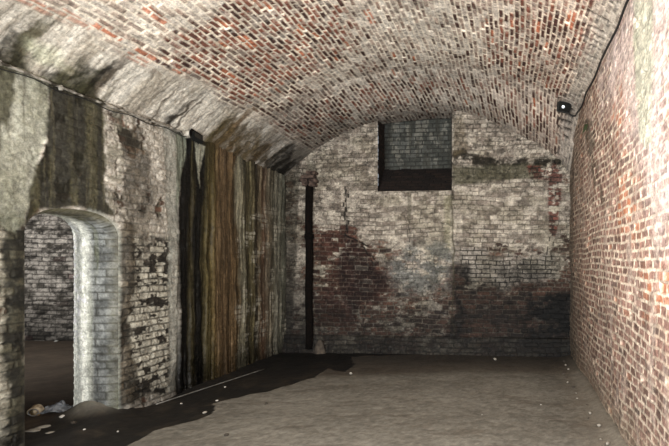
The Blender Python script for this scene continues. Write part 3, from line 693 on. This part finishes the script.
# --- conduit along the head of the left wall
def lp(px, py, off=.05): d = F*(-(XL+off))/(VX-px); return Vector((XL+off, d, EYE+(VY-py)*d/F))
pa = lp(-60, 40); pb = lp(187, 133.5); pts = []
for i in range(40):
    t = i/39; p = pa.lerp(pb, t); p.z += math.sin(t*9)*.008-.01; p.x += math.sin(t*13)*.006; pts.append(p)
cd = thing('electrical_conduit', pts[-1], 'thin grey metal conduit pipe running along the head of the left wall', 'conduit')
def rel(ps, e): return [Vector(p)-Vector(e.location) for p in ps]
tube('pipe', rel(pts, cd), .011, M_conduit, cd)
tube('conduit_shadow', rel([p+Vector((.004, 0, -.035+.012*math.sin(i*.8))) for i, p in enumerate(pts)], cd), .005, M_cable, cd, 6)  # dark tube standing in for the conduit's shadow line
for i in (6, 14, 21, 27, 33, 38):
    bm = box_bm(.03, .02, .045, .004, pts[i]-cd.location+Vector((-.012, 0, 0))); bmobj('clip', bm, M_conduit, cd)

def floodlight(name, loc, rot, label, group=None, lit=False, mount=(0, 0, .09), s=1.):
    t = thing(name, loc, label, 'lamp', group); t.rotation_euler = rot; t.scale = (s, s, s)
    bm = box_bm(.17, .06, .13, .01)
    for k in range(7): box_bm(.006, .03, .11, 0, (-.066+k*.022, .042, 0), None, bm)
    bmobj('housing', bm, M_black, t)
    bm = box_bm(.145, .006, .105, .002, (0, -.031, 0)); bmobj('glass', bm, M_lens if not lit else M_lens, t)
    if lit:
        bm = bmesh.new(); bmesh.ops.create_uvsphere(bm, u_segments=12, v_segments=8, radius=.018); bmesh.ops.translate(bm, vec=(-.02, -.04, .0), verts=bm.verts); bmobj('diode', bm, led, t, True)
    m = Vector(mount)
    bm = bmesh.new()
    for sx in (-1, 1): box_bm(.005, .02, .12, .001, (sx*.092, 0, .05), None, bm)
    box_bm(.19, .02, .005, .001, (0, 0, .108), None, bm); bmobj('bracket', bm, M_iron, t)
    tube('arm', [(0, 0, .108), m], .012, M_iron, t, 8)
    return t
p = lp(197, 137.5, .14)
floodlight('floodlight', p, (math.radians(-25), math.radians(20), math.radians(70)), 'black floodlight at the far end of the conduit on the left wall', None, False, (.03, .05, .12), .8)
q = lp(189, 134, .07)
jb = thing('junction_box', q, 'small corroded round junction box where the left wall conduit ends', 'junction box')
bm = bmesh.new(); bmesh.ops.create_cone(bm, cap_ends=True, segments=20, radius1=.05, radius2=.044, depth=.07); bmesh.ops.rotate(bm, cent=(0, 0, 0), matrix=Matrix.Rotation(math.pi/2, 3, 'Y'), verts=bm.verts); bmobj('box_body', bm, M_conduit, jb)
bm = bmesh.new(); bmesh.ops.create_cone(bm, cap_ends=True, segments=20, radius1=.052, radius2=.052, depth=.012); bmesh.ops.rotate(bm, cent=(0, 0, 0), matrix=Matrix.Rotation(math.pi/2, 3, 'Y'), verts=bm.verts); bmesh.ops.translate(bm, vec=(.04, 0, 0), verts=bm.verts); bmobj('lid', bm, M_iron, jb)
tube('gland', [(0, .04, 0), (0, .10, -.01), (.03, .16, 0)], .012, M_iron, jb)

# right side lamp + cable
def rp(px, py, X): d = F*X/(px-VX); return Vector((X, d, EYE+(VY-py)*d/F))
p = Vector((.78, 7.0, EYE+(VY-107.5)*7.0/F)); 
floodlight('floodlight', p, (math.radians(10), math.radians(8), math.radians(12)), 'dark floodlight with one bright white diode, high in the right corner', None, True, (.05, .06, .18), 1.15)
a = rp(634, -12, .955); b = rp(576, 116, .95); pts = []
for i in range(50):
    t = i/49; q = a.lerp(b, t); q.z += -.02*math.sin(t*math.pi*4)**2; q.x -= .01*math.sin(t*21); pts.append(q)
e = Vector((.80, 7.03, p.z+.03)); pts += [pts[-1].lerp(e, t)+Vector((0, 0, -.05*math.sin(t*math.pi))) for t in (.25, .5, .75, 1)]
cb = tube('power_cable', pts, .012, M_cable, None, 8, tuple(pts[0]))
tag(cb, 'black cable strung along the top edge of the right wall to the lamp', 'cable')

# --- cast-iron downpipe on the back wall
x0, zt = on_back(311.5, 186); zb = .08
yw = back_y(x0); dp = thing('iron_downpipe', (x0, yw-.10, zb), 'thick black cast iron downpipe standing against the back wall, left side', 'pipe')
tube('shaft', [(0+.006*math.sin(i), 0, (zt-zb)*i/14) for i in range(15)], .062, M_iron, dp, 18)
for zz in (1.95,): tube('collar', [(0, 0, zz-.05), (0, 0, zz-.035), (0, 0, zz+.035), (0, 0, zz+.05)], [.062, .078, .078, .062], M_iron, dp, 18)
H = zt-zb
bm = bmesh.new(); rnd = random.Random(4)
for (cx, cz, sx, sz) in ((-.055, H+.01, .10, .06), (.07, H+.0, .12, .06), (-.08, H+.075, .15, .06), (.075, H+.07, .13, .065), (.0, H+.14, .21, .06), (-.10, H+.14, .06, .05), (.05, H+.20, .16, .055)):
    box_bm(sx, .15+rnd.uniform(-.03, .03), sz, .012, (cx, .01+rnd.uniform(-.02, .02), cz), Matrix.Rotation(rnd.uniform(-.08, .08), 3, 'Y'), bm)
bmesh.ops.subdivide_edges(bm, edges=bm.edges[:], cuts=1, use_grid_fill=True)
for v in bm.verts: v.co += Vector([rnd.uniform(-.006, .006) for _ in range(3)])
bmobj('broken_brick_head', bm, M_rust, dp)


def rock(name, loc, size, mat, seed, flat=.5, sub=2, rz=0):
    rnd = random.Random(seed); bm = bmesh.new(); bmesh.ops.create_icosphere(bm, subdivisions=sub, radius=1)
    pl = [(Vector((rnd.uniform(-1, 1), rnd.uniform(-1, 1), rnd.uniform(-1, 1))).normalized(), rnd.uniform(.55, .8)) for _ in range(9)]
    for v in bm.verts:
        for n, d in pl:
            k = v.co.dot(n)
            if k > d: v.co -= n*(k-d)
        v.co *= rnd.uniform(.96, 1.04)
    for v in bm.verts: v.co = Vector((v.co.x*size, v.co.y*size*.75, v.co.z*size*flat))
    mz = min(v.co.z for v in bm.verts)
    for v in bm.verts: v.co.z -= mz*.8
    o = bmobj(name, bm, mat, None); o.location = loc; o.rotation_euler = (0, 0, rz); return o
# mortar mound at the foot of the pipe
mx, my = x0+.21, yw-.16
def mound(name, loc, rx, ry, h, mat, seed):
    V = []; Fc = []; n = 26; m = 10
    rnd = random.Random(seed); ph = [rnd.uniform(0, 6.28) for _ in range(4)]
    for j in range(m+1):
        r = j/m
        for i in range(n):
            a = 2*math.pi*i/n; w = 1+.12*math.sin(2*a+ph[0])+.08*math.sin(5*a+ph[1])
            V.append((rx*r*w*math.cos(a), ry*r*w*math.sin(a), h*math.cos(min(r, 1)*math.pi/2)**.8*(1+.08*math.sin(7*a+ph[2])*r) - .02*(r > .95)+rnd.uniform(-.004, .004)))
    for j in range(m):
        for i in range(n):
            i2 = (i+1) % n; Fc.append((j*n+i, j*n+i2, (j+1)*n+i2, (j+1)*n+i)[::-1])
    o = newmesh(name, V, Fc, mat); o.location = loc; return o
M_mound = simple('damp_mortar', (84, 76, 66), .95, scale=16, c2=(52, 46, 40))
tag(mound('mortar_mound', (mx, my, fz(mx, my)-.01), .125, .11, .24, M_mound, 5), 'low grey mortar mound at the foot of the black downpipe', 'mound')

# --- steel rod on the floor by the left wall
xa, ya, za = floor_at(156, 407); xb, yb_, zb_ = floor_at(264, 370.5)
za += .03; zb_ += .02; pts = [(xa+(xb-xa)*t, ya+(yb_-ya)*t, max(za+(zb_-za)*t, fz(xa+(xb-xa)*t, ya+(yb_-ya)*t)+.009)) for t in np.linspace(0, 1, 14)]
tag(tube('steel_rod', pts, .0065, M_steel, None, 8, pts[0]), 'long straight pale steel rod lying on the dark mud along the left wall', 'rod')

# --- litter by the near pier
x, y, z = floor_at(36, 415)
can = thing('crushed_can', (x, y, z+.05), 'crushed pale tan can lying in the rubbish inside the brick archway', 'can')
V = []; Fc = []; n = 24; prof = [(-.06, .0), (-.06, .028), (-.052, .034), (-.03, .036), (0, .03), (.03, .036), (.052, .034), (.06, .028), (.06, .0)]
for a_, r_ in prof:
    for k in range(n):
        an = 2*math.pi*k/n; rr = r_*(1+.12*math.sin(3*an+a_*60)); V.append((rr*math.cos(an)*1.15, a_, rr*math.sin(an)*.95))
for i in range(len(prof)-1):
    for k in range(n): k2 = (k+1) % n; Fc.append((i*n+k, i*n+k2, (i+1)*n+k2, (i+1)*n+k))
Fc.append(tuple(range(n, 2*n))); newmesh('can_body', V, Fc, M_tan, can)
tube('rim', [(.030*math.cos(a), -.062, .028*math.sin(a)) for a in np.linspace(0, 6.283, 20)], .0035, M_steel, can, 6)
can.rotation_euler = (.15, .2, .45); can.scale = (1.35, .9, 1.35)
x, y, z = floor_at(57, 411)
def film(name, loc, sx, sy, h, seed, mat):
    n = 22; V = []; Fc = []
    for i in range(n):
        for j in range(n):
            a, b_ = i/(n-1)-.5, j/(n-1)-.5
            e = vn(np.array([a*5+seed]), np.array([b_*5]), seed)[0]; e2 = vn(np.array([a*13]), np.array([b_*13+seed]), seed+1)[0]
            V.append((a*sx*(1+.3*(e-.5)), b_*sy*(1+.4*(e2-.5)), h*max(0, 1-2.6*(a*a+b_*b_)*1.3)*(.35+.9*e)+.03*e2))
    for i in range(n-1):
        for j in range(n-1): Fc.append((i*n+j, (i+1)*n+j, (i+1)*n+j+1, i*n+j+1))
    o = newmesh(name, V, Fc, mat, None, False); o.location = loc; return o
o = film('plastic_sheet', (x, y, z+.0), .24, .26, .09, 3, M_film); o.rotation_euler[2] = .4
tag(o, 'crumpled grey plastic sheet lying beside the crushed can', 'sheet')
for i, (px, py, sz, lab) in enumerate(((33, 431.5, .065, 'largest flat pale stone slab on the mud in front of the crushed can'),
                                       (43, 427.5, .06, 'long thin pale stone slab on mud just behind the largest flat slab'),
                                       (50, 433, .035, 'small rounded pale stone lying right of the two flat slabs'))):
    x, y, z = floor_at(px, py); tag(rock('stone_slab', (x, y, z), sz, M_stone, 20+i, .22, 2, .5*i), lab, 'stone')
for i, (px, py, sz, m, lab) in enumerate(((62, 417.5, .035, M_white, 'pale chip of stone at the right end of the plastic sheet'),
        (84.5, 430, .016, M_white, 'tiny round white pebble alone on the dark mud before the archway'),
        (102, 407, .016, M_white, 'tiny white pebble at the foot of the white pier, left one'),
        (117, 407, .014, M_white, 'tiny white pebble at the foot of the white pier, right one'),
        (181.5, 404, .018, M_white, 'white pebble beside the near end of the steel rod'),
        (118, 432, .016, M_white, 'small white pebble on dark mud near the pale floor edge'),
        (225, 387.5, .020, M_white, 'white stone chip on mud just right of the steel rod'),
        (217, 401, .022, M_white, 'pale stone chip on the edge of the dry pale floor'),
        (351, 374.5, .04, M_white, 'lone white stone chip on the brown floor in front of the back wall'),
        (266, 404.5, .03, M_dark, 'small dark crumb of rubble on the pale dry floor, left part'),
        (226, 436, .03, M_dark, 'thin dark splinter of rubble on the pale floor at front left'),
        (205, 413.5, .035, M_stone, 'grey stone lying in the dark mud finger'),
        (73, 424, .04, M_dark, 'dark flat rubble piece on the mud, right of the plastic sheet'),
        (541, 405, .014, M_white, 'tiny white pebble on the grey floor toward the right wall'),
        (482, 415, .012, M_white, 'tiny white pebble out in the middle of the grey floor'),
        (495, 359, .05, M_stone, 'pale stone lying at the foot of the back wall, right part'),
        (150, 395, .07, M_stone, 'rounded grey stone lodged at the foot of the whitewashed left wall'),
        (56, 342, .05, M_white, 'pale stone on the floor of the dark room beyond the archway'))):
    x, y, z = floor_at(px, py)
    if i == 16: x += .06
    if i == 15: y -= .08
    tag(rock('stone' if sz > .025 else 'pebble', (x, y, z), sz*.8, m, 40+i, .6, 2, i), lab, 'stone')
# brick crumbs along the foot of the right wall
for i in range(16):
    y = 3.9+i*.24+random.uniform(-.08, .08); x = .86-random.uniform(0, .12); s = random.uniform(.015, .04)
    tag(rock('mortar_crumb', (x, y, fz(x, y)), s, random.choice((M_stone, M_mound)), 80+i, .6, 1, i), 'small grey mortar crumb along the foot of the right brick wall', 'rubble', 'mortar crumbs along the right wall')

# --- fern growing from the right wall
fx = Vector((.97, F*.97/(587-VX), 0)); fx.z = EYE+(VY-124)*fx.y/F
fn = thing('wall_fern', fx, 'small green fern tuft sprouting high from the right brick wall', 'plant')
for k in range(16):
    a = random.uniform(-1.3, 1.3); ln = random.uniform(.05, .11); V = []; Fc = []; m = 7
    dr = Vector((-math.cos(a)*.6, math.sin(a), .2)); w0 = .016
    for i in range(m):
        t = i/(m-1); c = dr*ln*t+Vector((0, 0, -ln*1.5*t*t)); w = w0*math.sin(math.pi*(.12+.86*t)); sd = Vector((-dr.y, dr.x, 0)).normalized()
        V += [c-sd*w, c+sd*w]
    for i in range(m-1): Fc.append((2*i, 2*i+1, 2*i+3, 2*i+2))
    newmesh('frond', V, Fc, M_leaf, fn)

# ================================================================== LIGHT
def area(name, loc, target, sx, sy, power, col=(1, 1, 1)):
    l = bpy.data.lights.new(name, 'AREA'); l.shape = 'RECTANGLE'; l.size = sx; l.size_y = sy; l.energy = power; l.color = col
    o = bpy.data.objects.new(name, l); C.objects.link(o); o.location = loc
    o.rotation_euler = (Vector(target)-Vector(loc)).to_track_quat('-Z', 'Y').to_euler(); return o
area('entrance_daylight', (-1.75, -1.3, 2.0), (-1.3, 6, 3.1), 3.8, 2.4, 480, (1, .99, .975))
area('vault_fill', (-.6, 1.2, 1.0), (-1.2, 6.5, 4.0), 2.2, .8, 200, (1, .99, .98))  # added fill without a known source, brightens the vault and left haunch
area('annex_fill', (-8.5, 5.6, 2.6), (-9.0, 9.7, 1.4), 2.5, 1.0, 150, (.95, .98, 1))  # added unseen lamp that brightens the annex back wall
w = bpy.data.worlds.new('World'); bpy.context.scene.world = w; w.use_nodes = True
w.node_tree.nodes['Background'].inputs[0].default_value = (.8, .9, 1, 1); w.node_tree.nodes['Background'].inputs[1].default_value = .4

# ================================================================== CAMERA
cam = bpy.data.cameras.new('Camera'); co = bpy.data.objects.new('Camera', cam); C.objects.link(co)
co.location = (0, 0, EYE); co.rotation_euler = (math.pi/2, 0, 0)
cam.sensor_width = 36; cam.lens = F/669*36; cam.shift_x = -(VX-334.5)/669; cam.shift_y = (VY-223)/669
cam.clip_start = .05; bpy.context.scene.camera = co
bpy.context.scene.view_settings.view_transform = 'Standard'
bpy.context.scene.view_settings.look = 'None'
